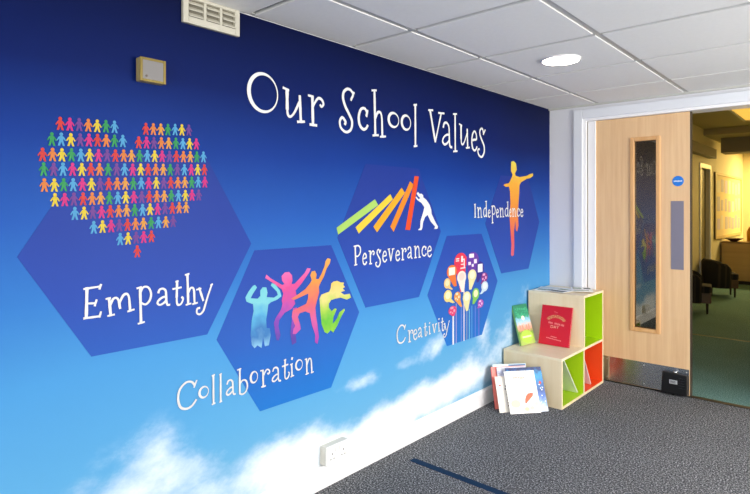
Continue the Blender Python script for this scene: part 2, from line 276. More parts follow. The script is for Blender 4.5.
# thin navy strip across the carpet
struct(box(.14, 2.6, -2.003, -1.962, 0, .0015).build('trim_4', mat('navy_floor_strip', '#1b3450', .95, spec=.1, bump=.5, bscale=150, vary=.25, vscale=90)))

# ------------------------------------------------------------------ the door
oak = wood('pale_oak_veneer', '#d9b084', '#e8c597', 'Z', 34, .42)
bead_m = wood('oak_bead', '#d09a60', '#e0b37c', 'Z', 30, .4)
DX0, DX1, DY0, DY1, DZ0, DZ1 = .318, .995, .03, .074, .01, 1.967
PX0, PX1, PZ0, PZ1 = .611, .802, .412, 1.812       # glazed opening
door = bpy.data.objects.new('door_1', None); C.objects.link(door); door.location = (DX0, DY0, 0); struct(door)
door['label'] = 'pale oak door leaf with tall narrow vision panel'; 
def dm(): return MB()
def dbox(m, x0, x1, y0, y1, z0, z1): return m.box(x0-DX0, x1-DX0, y0-DY0, y1-DY0, z0, z1)
m = dm()
for q in ((DX0, PX0, DZ0, DZ1), (PX1, DX1, DZ0, DZ1), (PX0, PX1, DZ0, PZ0), (PX0, PX1, PZ1, DZ1)):
    dbox(m, q[0], q[1], DY0, DY1, q[2], q[3])
m.build('leaf', oak, door)
m = dm(); b = .028
for y0, y1 in ((DY0-.009, DY0+.015), (DY1-.015, DY1+.006)):
    dbox(m, PX0-.006, PX0+b-.006, y0, y1, PZ0-.006, PZ1+.006); dbox(m, PX1-b+.006, PX1+.006, y0, y1, PZ0-.006, PZ1+.006)
    dbox(m, PX0+b-.006, PX1-b+.006, y0, y1, PZ0-.006, PZ0+b-.006); dbox(m, PX0+b-.006, PX1-b+.006, y0, y1, PZ1-b+.006, PZ1+.006)
m.build('glazing_bead', bead_m, door, bevel=.004)
gm, nt, bs = new_mat('dim_glass')
gl = nt.nodes.new('ShaderNodeBsdfGlossy'); gl.inputs['Roughness'].default_value = .02; gl.inputs['Color'].default_value = (.86, .83, .74, 1)
tr = nt.nodes.new('ShaderNodeBsdfTransparent'); tr.inputs['Color'].default_value = (.48, .46, .36, 1)
fr = nt.nodes.new('ShaderNodeFresnel'); fr.inputs['IOR'].default_value = 2.3
mx = nt.nodes.new('ShaderNodeMixShader')
nt.links.new(fr.outputs[0], mx.inputs[0]); nt.links.new(tr.outputs[0], mx.inputs[1]); nt.links.new(gl.outputs[0], mx.inputs[2])
nt.links.new(mx.outputs[0], nt.nodes['Material Output'].inputs['Surface'])
dbox(dm(), PX0+.004, PX1-.004, .049, .055, PZ0+.004, PZ1-.004).build('glass_pane', gm, door)
steel = mat('brushed_steel', '#c6c1ba', .26, 1)      # horizontally brushed
bs = steel.node_tree.nodes['Principled BSDF']; bs.inputs['Anisotropic'].default_value = .92; bs.inputs['Anisotropic Rotation'].default_value = .25
tg = steel.node_tree.nodes.new('ShaderNodeTangent'); tg.direction_type = 'RADIAL'; tg.axis = 'Z'
steel.node_tree.links.new(tg.outputs[0], bs.inputs['Tangent'])
plate_m = mat('satin_push_plate', '#8b8692', .4, .5)
dbox(dm(), .877, .957, DY0-.002, DY0, .874, 1.352).build('push_plate', plate_m, door)
m = dbox(dm(), DX0+.06, DX1-.004, DY0-.002, DY0, .012, .189)
m.build('kick_plate', steel, door)
for x in (.44, .70, .975):
    for z in (.035, .168):
        dm().lathe([(.004, 0), (.0035, -.0015), (.002, -.002)], (x-DX0, -.002, z), 12, 'Y').build('screw', mat('screw_steel', '#dedbd2', .3, 1), door)
# white finger guard down the hinge side
dbox(dm(), .300, .358, DY0-.012, DY0, .0, DZ1).build('finger_guard', gloss_white, door, bevel=.003)
dbox(dm(), DX1, DX1+.006, DY0, DY1, DZ0, DZ1).build('edge_seal', mat('dark_seal', '#3a3128', .5), door)
m = dm().lathe([(.036, 0), (.036, -.0015), (.035, -.002)], (.921-DX0, 0, 1.491), 40, 'Y')
sign = m.build('fire_sign', mat('sign_blue', '#1878d8', .4), door)
m = dm(); m.mi = 0
for k in range(9):                                 # tiny white wording across the middle
    x = .921-DX0-.026+k*.006
    m.box(x, x+.004, -.0028, -.0021, 1.486, 1.4945+(k % 3)*.001)
m.build('wording', mat('sign_white', '#dfeaf4', .5), sign)
# black door holder on the foot of the leaf
hx0, hx1, hz0, hz1 = .822, .984, .012, .160
blk = mat('black_plastic', '#0d0e11', .35)
m = dm()
m.prism([(hx0-DX0, hz0), (hx1-DX0, hz0), (hx1-DX0, hz1-.008), (hx0-DX0+.008, hz1)], (-.046, -.002), 'Y')
hold = m.build('door_holder', blk, door, bevel=.006)
dbox(dm(), hx0+.055, hx0+.105, DY0-.0475, DY0-.0465, .085, .112).build('maker_label', mat('holder_label', '#b9bcc0', .4), hold)
m = dm()
for k in range(3): dbox(m, hx0+.061+.0*k, hx0+.094, DY0-.0482, DY0-.0476, .091+.006*k, .094+.006*k)
m.build('label_print', blk, hold)
m = dm()
for k in range(5): dbox(m, hx0+.112, hx0+.150, DY0-.0475, DY0-.046, .060+.017*k, .064+.017*k)
m.build('rib', mat('black_rib', '#22252b', .3), hold)
m = dm(); m.tube([(hx0-DX0+.085, -.02, hz1-.004), (hx0-DX0+.085, -.02, hz1+.008)], .012, 16)
m.build('button', mat('chrome', '#dfe2e4', .12, 1), hold)
m = dm(); m.tube([(hx0-DX0+.075, -.026, -.0+.014), (hx0-DX0+.075, -.026, .004)], .011, 14)
m.build('rubber_foot', blk, hold)

# ------------------------------------------------------------------ the mural
mural = thing('wall_mural', 'blue sky wall mural headed Our School Values, with five hexagons, covering the left wall', 'mural', (0, -3.0, .106))
MY, MZ = -3.0, .106
def mp3(x, p): return (x, p[0]-MY, p[1]-MZ)

# printed sky
bm_, nt, bs = new_mat('printed_sky')
tc = nt.nodes.new('ShaderNodeTexCoord'); sp = nt.nodes.new('ShaderNodeSeparateXYZ'); nt.links.new(tc.outputs['Object'], sp.inputs[0])
def math_(op, a, b_=None, c=None):
    n = nt.nodes.new('ShaderNodeMath'); n.operation = op
    for i, v in enumerate((a, b_, c)):
        if v is None: continue
        if isinstance(v, (int, float)): n.inputs[i].default_value = v
        else: nt.links.new(v, n.inputs[i])
    return n.outputs[0]
SKY = [(.106, (128, 200, 242)), (.45, (104, 184, 238)), (.75, (84, 166, 231)), (1.0, (58, 130, 211)), (1.25, (40, 96, 188)), (1.5, (16, 60, 150)), (1.75, (0, 28, 98)), (2.10, (0, 10, 56))]
SKY = [(p, ink(c)) for p, c in SKY]
r = nt.nodes.new('ShaderNodeValToRGB'); cr = r.color_ramp
while len(cr.elements) < len(SKY): cr.elements.new(.5)
for e, (p, c) in zip(cr.elements, SKY): e.position = (p-.106)/1.994
for e, (p, c) in zip(cr.elements, SKY): e.color = lin(c)
nl = nt.nodes.new('ShaderNodeTexNoise'); nl.inputs['Scale'].default_value = .9; nt.links.new(tc.outputs['Object'], nl.inputs['Vector'])
zz = math_('ADD', math_('DIVIDE', sp.outputs['Z'], 1.994), math_('MULTIPLY', math_('SUBTRACT', nl.outputs['Fac'], .5), .08))
nt.links.new(zz, r.inputs['Fac'])
# clouds: soft lobes broken up by noise
CLOUDS = [(-3.55, .16, .22, .16, .55), (-3.42, .30, .20, .18, .62), (-3.30, .42, .10, .12, .55), (-3.16, .32, .18, .12, .5), (-3.1, .14, .30, .14, .6), (-2.85, .20, .18, .14, .7), (-2.70, .22, .14, .13, .95), (-2.52, .22, .13, .12, 1.0), (-2.30, .13, .3, .09, 1.15), (-2.26, .43, .16, .045, .75), (-2.0, .17, .3, .10, 1.1), (-1.75, .20, .3, .10, 1.1),
          (-1.84, .45, .16, .05, .8), (-1.60, .48, .12, .06, .7), (-1.48, .54, .12, .07, .75), (-1.42, .22, .30, .12, 1.0), (-1.05, .22, .30, .14, 1.0), (-1.02, .50, .10, .12, .65), (-.70, .40, .22, .20, .65), (-1.52, .72, .08, .08, .5), (-.45, .66, .2, .14, .4)]
tot = None
for cy, cz, ry, rz, a in CLOUDS:
    dy = math_('DIVIDE', math_('SUBTRACT', sp.outputs['Y'], cy-MY), ry)
    dz = math_('DIVIDE', math_('SUBTRACT', sp.outputs['Z'], cz-MZ), rz)
    d2 = math_('ADD', math_('MULTIPLY', dy, dy), math_('MULTIPLY', dz, dz))
    e = math_('MULTIPLY', math_('EXPONENT', math_('MULTIPLY', d2, -1.1)), a)
    tot = e if tot is None else math_('ADD', tot, e)
n1 = nt.nodes.new('ShaderNodeTexNoise'); n1.inputs['Scale'].default_value = 4.2; n1.inputs['Detail'].default_value = 8; n1.inputs['Roughness'].default_value = .62
mpn = nt.nodes.new('ShaderNodeMapping'); mpn.inputs['Scale'].default_value = (1, .8, 1.25); mpn.inputs['Rotation'].default_value = (.5, 0, 0)
nt.links.new(tc.outputs['Object'], mpn.inputs['Vector']); nt.links.new(mpn.outputs[0], n1.inputs['Vector'])
den = math_('ADD', tot, math_('MULTIPLY', math_('SUBTRACT', n1.outputs['Fac'], .5), 2.1))
mr = nt.nodes.new('ShaderNodeMapRange'); mr.interpolation_type = 'SMOOTHSTEP'
mr.inputs['From Min'].default_value = .22; mr.inputs['From Max'].default_value = 1.45; mr.inputs['To Max'].default_value = .93
nt.links.new(den, mr.inputs['Value'])
gate = math_('MINIMUM', math_('MULTIPLY', tot, 3.0), 1.0)
fac = math_('MULTIPLY', mr.outputs[0], gate)
mx = nt.nodes.new('ShaderNodeMix'); mx.data_type = 'RGBA'
nt.links.new(fac, mx.inputs['Factor']); nt.links.new(r.outputs['Color'], mx.inputs['A']); mx.inputs['B'].default_value = lin('#eef4f8')
nt.links.new(mx.outputs['Result'], bs.inputs['Base Color'])
bs.inputs['Roughness'].default_value = .5; bs.inputs['Specular IOR Level'].default_value = .08
m = MB(); m.box(0, .0012, RY-MY, -.001-MY, 0, CEIL-.0-MZ)
m.build('sky_backdrop', bm_, mural)

hexm = ramp_mat('printed_navy', [(.44-MZ, ink((40, 130, 222))), (.75-MZ, ink((50, 104, 200))), (1.0-MZ, ink((46, 82, 182))), (1.25-MZ, ink((38, 68, 164))), (1.54-MZ, ink((28, 54, 146)))], rough=.5)
hexm.node_tree.nodes['Principled BSDF'].inputs['Specular IOR Level'].default_value = .12
hexes = {}
for k, pts in HEX.items():
    m = MB(); m.prism([(p[0]-MY, p[1]-MZ) for p in pts], (.0012, .0022), 'X')
    hexes[k] = m.build('hexagon_panel', hexm, mural)
    hexes[k]['label'] = 'navy hexagon headed ' + k

letter_m = mat('printed_white', '#d2d3d2', .5)

# --- hand-drawn capitals and small letters: strokes in a unit box, 'c' = curved, 's' = straight
def arc(cx, cy, rx, ry, a0, a1, n=14):
    return [(cx+rx*math.cos(math.radians(a0+(a1-a0)*i/n)), cy+ry*math.sin(math.radians(a0+(a1-a0)*i/n))) for i in range(n+1)]
def serif(x, y, w): return ('s', [(x-w, y-.012), (x+w, y+.012)], .75)
G = {
 'O': [('c', arc(.5, .5, .5, .5, 60, 420, 36), 'O')],
 'o': [('c', arc(.5, .5, .48, .5, 70, 430, 30), 'O')],
 'S': [('c', [(.80, .78), (.93, .90), (.74, .99), (.50, .99), (.28, .90), (.24, .76), (.40, .58), (.66, .42), (.86, .26), (.78, .08), (.45, 0), (.10, .08), (.02, .22), (.18, .32), (.40, .24), (.36, .17)], 1), ('s', [(.78, .75), (.99, .95)], .8)],
 's': [('c', [(.78, .80), (.62, .97), (.36, .93), (.30, .78), (.52, .60), (.82, .40), (.84, .18), (.55, .01), (.18, .06), (.06, .22), (.26, .26)], 1), ('s', [(.72, .78), (.99, .96)], .8)],
 'c': [('c', [(.84, .66), (.88, .84), (.62, .99), (.25, .90), (.04, .55), (.14, .18), (.50, .0), (.80, .06), (.98, .22)], 1.05), ('s', [(.86, .62), (.97, .93)], .8)],
 'C': [('c', [(.90, .80), (.72, .96), (.42, .98), (.12, .78), (.03, .45), (.16, .12), (.46, .0), (.76, .06), (.98, .24)], 1.1), ('s', [(.86, .72), (1.0, .97)], .8)],
 'u': [('s', [(.18, .97), (.19, .35)], 1.15), ('c', [(.19, .36), (.22, .18), (.34, .13), (.52, .28), (.74, .62)], .8), ('s', [(.77, .84), (.82, .04)], 1), ('s', [(.0, .99), (.26, .94)], .75), ('s', [(.66, .0), (1, .04)], .8)],
 'r': [('s', [(.26, .97), (.30, .03)], 1.1), ('s', [(.0, .98), (.30, .97)], .75), ('s', [(.10, .02), (.54, .02)], .85), ('c', [(.30, .64), (.44, .80), (.64, .95), (.86, .92), (.97, .78), (.84, .68), (.76, .74)], .85)],
 'h': [('s', [(.20, .99), (.26, .02)], 1.1), serif(.18, .985, .16), serif(.28, .02, .2), ('c', [(.25, .38), (.42, .52), (.62, .53), (.72, .42), (.74, .2), (.76, .02)], .95), serif(.80, .015, .2)],
 'l': [('s', [(.48, .98), (.52, .03)], 1.05), serif(.45, .985, .38), serif(.54, .015, .42)],
 'V': [('s', [(.10, .97), (.43, .02)], 1.15), ('s', [(.82, .95), (.43, .02)], .85), serif(.14, .97, .14), serif(.82, .95, .19)],
 'v': [('s', [(.14, .97), (.46, .03)], 1.1), ('s', [(.80, .95), (.46, .03)], .85), serif(.16, .96, .16), serif(.82, .94, .18)],
 'a': [('c', [(.10, .78), (.20, .95), (.45, .99), (.66, .86), (.70, .6), (.72, .25), (.80, .05), (.99, .03)], .95), ('c', [(.70, .52), (.42, .50), (.12, .36), (.04, .20), (.22, .10), (.48, .16), (.70, .30)], .9)],
 'e': [('c', [(.10, .50), (.46, .55), (.88, .60), (.84, .84), (.56, .99), (.22, .84), (.05, .48), (.20, .12), (.52, .0), (.82, .08), (.98, .22)], .95)],
 'E': [('s', [(.20, .93), (.16, .04)], 1.15), ('s', [(.02, .90), (.94, .93)], .8), ('s', [(.88, .85), (.97, .99)], .85), ('s', [(.18, .46), (.66, .44)], .8), ('s', [(.62, .36), (.72, .54)], .8), ('s', [(.02, .03), (.92, .03)], .85), ('s', [(.88, .0), (.96, .16)], .8)],
 'm': [('s', [(.10, .86), (.16, .04)], 1.1), serif(.07, .86, .08), serif(.17, .03, .12), ('c', [(.14, .52), (.24, .80), (.36, .84), (.44, .68), (.47, .38)], .9), ('s', [(.46, .64), (.49, .30)], .9), ('c', [(.48, .62), (.60, .92), (.72, .98), (.80, .84), (.83, .5), (.85, .14)], .95), ('s', [(.76, .10), (1, .16)], .8)],
 'p': [('s', [(.22, .97), (.28, .03)], 1.1), serif(.16, .97, .16), serif(.30, .02, .22), ('c', [(.24, .84), (.44, .97), (.78, .95), (.97, .78), (.88, .60), (.60, .50), (.28, .56)], .9)],
 'P': [('s', [(.22, .97), (.28, .03)], 1.15), serif(.16, .97, .16), serif(.30, .02, .2), ('c', [(.22, .93), (.50, .99), (.84, .92), (.96, .74), (.82, .54), (.52, .44), (.28, .48)], .95)],
 't': [('s', [(.42, .98), (.38, .34)], 1.05), serif(.40, .97, .12), ('c', [(.38, .36), (.40, .10), (.56, .02), (.80, .06), (.97, .24), (.84, .32)], .9), ('s', [(.02, .68), (.80, .71)], .85)],
 'y': [('s', [(.16, .92), (.42, .46)], 1.05), serif(.14, .88, .14), ('c', [(.96, .99), (.74, .66), (.56, .34), (.42, .10), (.20, .0), (.02, .06), (.04, .20), (.20, .22)], .9), ('s', [(.88, .96), (1, 1)], .8)],
 'b': [('s', [(.22, .98), (.22, .06)], 1.1), serif(.16, .97, .18), ('c', [(.22, .40), (.48, .52), (.82, .48), (.97, .28), (.84, .08), (.50, .0), (.20, .06)], .9)],
 'd': [('s', [(.74, .98), (.78, .06)], 1.1), serif(.68, .97, .2), ('c', [(.74, .50), (.46, .56), (.14, .46), (.04, .26), (.18, .06), (.44, .04), (.74, .18)], .9), serif(.86, .03, .14)],
 'i': [('s', [(.40, .66), (.50, .04)], 1.1), serif(.36, .66, .26), serif(.56, .03, .36), ('s', [(.42, .90), (.54, .99)], 1.2)],
 'n': [('s', [(.18, .95), (.24, .05)], 1.1), serif(.12, .95, .12), serif(.26, .03, .18), ('c', [(.22, .58), (.42, .88), (.62, .92), (.74, .74), (.77, .4), (.80, .06)], .95), serif(.86, .03, .15)],
 'I': [('s', [(.48, .97), (.54, .03)], 1.2), serif(.45, .97, .40), serif(.55, .03, .42)],
}
def spline(P, closed=False, k=5):
    out = []; n = len(P)
    for i in range(n-1):
        p0, p1, p2, p3 = P[max(i-1, 0)], P[i], P[i+1], P[min(i+2, n-1)]
        for j in range(k):
            t = j/k; t2, t3 = t*t, t*t*t
            out.append(tuple(.5*(2*p1[a]+(p2[a]-p0[a])*t+(2*p0[a]-5*p1[a]+4*p2[a]-p3[a])*t2+(3*p1[a]-p0[a]-3*p2[a]+p3[a])*t3) for a in (0, 1)))
    out.append(P[-1]); return out
def ribbon(m, pts, wf, x):
    n = len(pts); L, R = [], []
    for i, p in enumerate(pts):
        a = Vector(pts[max(i-1, 0)]); b = Vector(pts[min(i+1, n-1)]); d = b-a
        if d.length < 1e-7: d = Vector((1, 0))
        d.normalize(); q = Vector((-d.y, d.x)); h = wf(i/(n-1))/2
        e = d*h*.35 * (-1 if i == 0 else 1 if i == n-1 else 0)
        L.append((p[0]+q.x*h+e.x, p[1]+q.y*h+e.y)); R.append((p[0]-q.x*h+e.x, p[1]-q.y*h+e.y))
    vl = [m.bm.verts.new(mp3(x, p)) for p in L]; vr = [m.bm.verts.new(mp3(x, p)) for p in R]
    for i in range(n-1):
        f = m.bm.faces.new([vl[i], vr[i], vr[i+1], vl[i+1]]); f.material_index = m.mi
def letters(word, weight, parent, x, label):
    m = MB(); rnd = random.Random(word)
    for li, (ch, ya, yb, zb, zt) in enumerate(WORDS[word]):
        W_ = weight; iw = W_*.5+.0015
        ya, yb, zb, zt = ya+iw*.8, yb-iw*.8, zb+iw*.8, zt-iw
        for si, (kind, pts, f) in enumerate(G[ch]):
            P = [(ya+p[0]*(yb-ya), zb+p[1]*(zt-zb)) for p in pts]
            xx = x + .00012*si
            if f == 'O':
                P = spline(P, k=3)
                # heavier on the left side, like a broad nib
                cy = (ya+yb)/2; hw = (yb-ya)/2
                n = len(P)
                wf = lambda t, P=P, n=n, cy=cy, hw=hw: W_*(.78 - .42*(P[min(n-1, int(t*(n-1)+.5))][0]-cy)/hw)
            else:
                if kind == 'c': P = spline(P)
                else: P = [(P[0][0]+(P[-1][0]-P[0][0])*t, P[0][1]+(P[-1][1]-P[0][1])*t) for t in (0, .25, .5, .75, 1)]
                ph = rnd.random()*6
                wf = lambda t, f=f, ph=ph: W_*f*(.92+.10*math.sin(9*t+ph))
            ribbon(m, P, wf, xx)
    o = m.build('lettering', letter_m, parent); o['label'] = label
    return o
letters('title', .0155, mural, .0046, 'white wording Our School Values')
for k, wt in (('Empathy', .0092), ('Collaboration', .0083), ('Perseverance', .0092), ('Creativity', .0085), ('Independence', .0098)):
    letters(k, wt, hexes[k], .0046, 'white wording ' + k)

# --- heart of little people
HC = {'r': '#e8352f', 'm': '#e5178a', 'p': '#7a3aa0', 'o': '#f58a34', 'Y': '#f7a93c', 'y': '#f6d92e', 'g': '#1fa65a', 'b': '#4fb0e8'}
hk = list(HC)
m = MB()
BODY = [(-.10, .74), (-.2, .66), (-.34, .42), (-.27, .36), (-.15, .55), (-.14, .38), (-.25, 0), (-.10, 0), (0, .3), (.10, 0), (.25, 0), (.14, .38), (.15, .55), (.27, .36), (.34, .42), (.2, .66), (.10, .74)]
for c, y, z in HEART:
    s_ = .0415; m.mi = hk.index(c)
    m.face([mp3(.0032, (y+p[0]*s_, z+(p[1]-.5)*s_)) for p in BODY])
    m.face([mp3(.0032, (y+.135*s_*math.cos(2*PI*k/10), z+.37*s_+.14*s_*math.sin(2*PI*k/10))) for k in range(10)])
m.build('people_heart', [mat('print_'+c, ink(HC[c], 1.75), .5, spec=.25) for c in hk], hexes['Empathy'])

# --- toppling dominoes and the pusher
for p, c in zip(DOM, ('#b4e06c', '#f8d93c', '#f9b41e', '#f6921e', '#f0501f')):
    m = MB(); m.face([mp3(.0030, q) for q in p]); m.build('domino', mat('domino'+c, ink(c, 1.5), .5, spec=.25), hexes['Perseverance'])
m = MB(); m.face([mp3(.0032, q) for q in PUSH]); m.build('pushing_figure', letter_m, hexes['Perseverance'])

# --- four leaping figures
def zr(pts): return min(p[1] for p in pts), max(p[1] for p in pts)
JC = [['#8fcdf2', '#2f7fc8', '#4fb4e6', '#7fdbe6', '#6fd3e0'], ['#5a3fb0', '#8a3fc0', '#d046b0', '#ea3f96', '#f268b8'], ['#b03cc0', '#e05cb0', '#f06a6a', '#f59a38', '#f7b24a'], ['#9bdc3c', '#6ed038', '#b4e04a', '#f4e78a', '#f6dc70']]
for i, p in enumerate(JUMP):
    lo, hi = zr(p)
    st_ = [(lo-MZ+(hi-lo)*t, ink(c, 1.45)) for t, c in zip((0, .25, .5, .75, 1), JC[i])]
    m = MB(); m.face([mp3(.0032+.0002*i, q) for q in p])
    if i == 1: m.face([mp3(.0033, q) for q in ((-2.664, .86), (-2.642, .86), (-2.656, .79), (-2.645, .705), (-2.670, .698), (-2.679, .75))])
    m.build('leaping_figure', ramp_mat('watercolour%d' % i, st_, rough=.4, noise=.10, nscale=22), hexes['Collaboration'])['label'] = ('turquoise', 'pink and purple', 'orange and pink', 'yellow and lime')[i] + ' leaping figure'
lo, hi = zr(INDEP)
m = MB(); m.face([mp3(.0032, q) for q in INDEP])
m.build('balancing_figure', ramp_mat('watercolour_one', [(lo-MZ, ink('#e8607a')), (lo-MZ+(hi-lo)*.2, ink('#ea5a5a')), (lo-MZ+(hi-lo)*.42, ink('#f58a28')), (lo-MZ+(hi-lo)*.75, ink('#f9b01e')), (hi-MZ, ink('#f2e04a'))], rough=.4, noise=.05), hexes['Independence'])

# --- bunch of light bulbs on stalks
for a, b, z0, z1, col in STEM:
    m = MB(); m.face([mp3(.0026, q) for q in ((a, z0), (b, z0), (b, z1), (a, z1))]); m.build('stalk', mat('stalk'+col, ink(col, 1.35), .5), hexes['Creativity'])
for i, (cy, cz, ry, rz, ty, tz, col, ic, style) in enumerate(BULB):
    x = .0030 + .00012*i; ry *= 1.12; rz *= 1.08
    m = MB()
    m.face([mp3(x, (cy+ry*math.cos(2*PI*k/24), cz+rz*math.sin(2*PI*k/24))) for k in range(24)])
    m.face([mp3(x+.00003, q) for q in ((cy-ry*.80, cz-rz*.55), (ty-ry*.28, tz), (ty+ry*.28, tz), (cy+ry*.80, cz-rz*.55))])
    m.mi = 1; x2 = x+.00007
    def q4(a, b, c, d): m.face([mp3(x2, (cy+ry*p[0], cz+rz*p[1])) for p in ((a, c), (b, c), (b, d), (a, d))])
    if style == 'square': q4(-.62, .62, -.5, .62)
    elif style == 'bars':
        q4(-.75, -.25, .30, .42); q4(-.75, -.25, .08, .20); q4(-.05, .7, -.80, -.66); q4(.48, .62, -.66, .15); q4(.05, .34, -.05, .62); q4(.34, .62, .15, .30); q4(.0, .48, -.36, -.26)
    elif style == 'bits':
        q4(-.55, .2, .35, .8); q4(-.7, -.3, -.45, -.1); q4(.2, .65, -.35, .15); q4(-.15, .15, -.7, -.4)
    else: m.face([mp3(x2, (cy+ry*.62*math.cos(2*PI*k/20), cz+rz*.1+rz*.62*math.sin(2*PI*k/20))) for k in range(20)])
    m.build('light_bulb', [mat('bulb'+col, ink(col, 1.35), .5, spec=.25), mat('bulb_in'+ic, ink(ic, 1.25), .5, spec=.25)], hexes['Creativity'])

# ------------------------------------------------------------------ fittings on the left wall
vent = thing('air_vent', 'cream louvred air vent on the blue wall directly under the ceiling', 'vent', (.0012, -3.075, 1.99))
cream = mat('cream_plastic', '#bab6a6', .45)
vw, vh = .246, .104
m = MB()
m.box(0, .016, -vw/2, -vw/2+.022, 0, vh).box(0, .016, vw/2-.022, vw/2, 0, vh).box(0, .016, -vw/2+.022, vw/2-.022, 0, .026).box(0, .016, -vw/2+.022, vw/2-.022, vh-.012, vh)
for k in (1, 2): m.box(0, .014, -vw/2+.022+.07*k-.006, -vw/2+.022+.07*k+.006, .026, vh-.012)
m.build('frame', cream, vent, bevel=.002)
m = MB(); m.box(0, .003, -vw/2+.02, vw/2-.02, .02, vh-.01); m.build('backing', mat('vent_dark', '#6e6a5c', .8), vent)
for c in range(3):
    a = -vw/2+.022+.07*c + (.006 if c else 0); b = -vw/2+.022+.07*(c+1) - (.006 if c < 2 else 0)
    for r_ in range(3):
        z = .028+.022*r_
        MB().prism([(.003, z+.016), (.016, z+.004), (.016, z), (.003, z+.011)], (a+.002, b-.002), 'Y').build('louvre', cream, vent)

sens = thing('wall_sensor', 'square brass-edged wall sensor box high up on the blue wall', 'sensor', (.0012, -3.322, 1.741))
brass = mat('brass_edge', '#7a6a34', .35, .6)
box(0, .030, -.047, .047, 0, .083).build('case', mat('yellowed_plastic', '#9a8a5c', .35), sens, bevel=.004)
m = MB(); y0, y1, z0, z1 = -.047, .047, 0, .083
m.box(.030, .034, y0, y0+.010, z0, z1).box(.030, .034, y1-.010, y1, z0, z1).box(.030, .034, y0+.010, y1-.010, z0, z0+.009).box(.030, .034, y0+.010, y1-.010, z1-.009, z1)
m.build('rim', brass, sens, bevel=.001)
box(.030, .033, -.037, .037, .009, .074).build('front_plate', mat('grey_plate', '#757270', .4), sens)
MB().lathe([(.004, .033), (.004, .0345), (.002, .035)], (0, -.024, .02), 14, 'X').build('button', mat('dark_dot', '#55483c', .5), sens)

sock = thing('double_socket', 'white double power socket on the wall above the skirting', 'socket', (.0012, -2.428, .112))
wp = mat('white_plastic', '#f0f0ee', .3)
box(0, .036, -.073, .073, 0, .086).build('back_box', mat('shaded_side_plastic', '#d6d2c6', .4), sock, bevel=.003)  # white box toned darker, the shade on its sides put into the colour
box(.036, .045, -.074, .074, -.0015, .0875).build('face_plate', mat('white_plastic_face', '#f0efeb', .35), sock, bevel=.004)
dk = mat('socket_hole', '#3a3a3a', .6)
for s_ in (-1, 1):
    yc = s_*.036
    m = MB(); m.box(.0448, .0454, yc-.002, yc+.002, .044, .053); m.box(.0448, .0454, yc-.0135, yc-.007, .024, .028); m.box(.0448, .0454, yc+.007, yc+.0135, .024, .028)
    m.build('pin_holes', dk, sock)
    box(.045, .049, yc-s_*.022-.006, yc-s_*.022+.006, .058, .076).build('rocker_switch', wp, sock, bevel=.0015)
for s_ in (-1, 1): MB().lathe([(.003, .045), (.003, .0458)], (0, s_*.060, .043), 10, 'X').build('screw', MATS['screw_steel'], sock)

# ------------------------------------------------------------------ downlight
dl = thing('downlight', 'round lit recessed downlight in a ceiling tile', 'ceiling light', (DL[0], DL[1], CEIL))
MB().lathe([(.102, 0), (.103, -.004), (.099, -.008), (.094, -.009), (.092, -.004), (.092, 0)], n=48).build('trim_ring', white_paint, dl)
MB().lathe([(.0925, -.002), (.0925, -.0085)], n=40).build('diffuser', mat('lit_diffuser', '#fff4df', .5, emit=14), dl)

# ------------------------------------------------------------------ stepped storage unit
ply = wood('maple_laminate', '#ead3a8', '#f3e1bd', 'Z', 16, .4)
plyx = wood('maple_laminate_top', '#eedab2', '#f6e8ca', 'X', 16, .4)
lime = mat('lime_lining', '#b2d80e', .4)
orange = mat('orange_lining', '#f0501a', .4)
X0, X1 = .0165, .433; YF, YM, YB = -.786, -.407, -.028; ZL, ZU = .328, .690; t = .016
unit = thing('storage_cube_unit', 'stepped pale wood storage unit with lime and orange open cubes, in the corner', 'shelf unit', (X0, YB, 0))
def ub(x0, x1, y0, y1, z0, z1): return box(x0-X0, x1-X0, y0-YB, y1-YB, z0, z1)
ub(X0, X1, YF, YF+t, 0, ZL-t).build('front_panel', ply, unit, bevel=.0015)
ub(X0, X1, YB-t, YB, 0, ZU-t).build('back_panel', ply, unit, bevel=.0015)
ub(X0, X1, YM-t/2, YM+t/2, t, ZL-t).build('divider', ply, unit)
ub(X0, X1, YF+t, YB-t, 0, t).build('base_panel', ply, unit)
ub(X0, X1, YF, YB-t, ZL-t, ZL).build('step_top', plyx, unit, bevel=.0015)
ub(X0, X1, YM, YM+t, ZL, ZU-t).build('riser_panel', ply, unit, bevel=.0015)
ub(X0, X1, YM, YB, ZU-t, ZU).build('top_panel', plyx, unit, bevel=.0015)
m = MB(); m.box(0, .006, YF+t-YB, -t, t, ZL-t); m.box(0, .006, YM+t-YB, -t, ZL, ZU-t); m.build('rear_panel', ply, unit)
def lining(y0, y1, z0, z1, mt):
    m = MB(); a, b = .006, X1-X0-.003; e = .0012
    y0 -= YB; y1 -= YB
    m.box(a, b, y0, y0+e, z0, z1).box(a, b, y1-e, y1, z0, z1).box(a, b, y0+e, y1-e, z0, z0+e).box(a, b, y0+e, y1-e, z1-e, z1).box(a, a+e, y0+e, y1-e, z0+e, z1-e)
    return m.build('cube_lining', mt, unit)
lining(YF+t, YM-t/2, t, ZL-t, lime)['label'] = 'lime green lining, lower cube'
lining(YM+t/2, YB-t, t, ZL-t, orange)['label'] = 'orange lining, lower cube'
lining(YM+t, YB-t, ZL, ZU-t, lime)['label'] = 'lime green lining, upper cube'

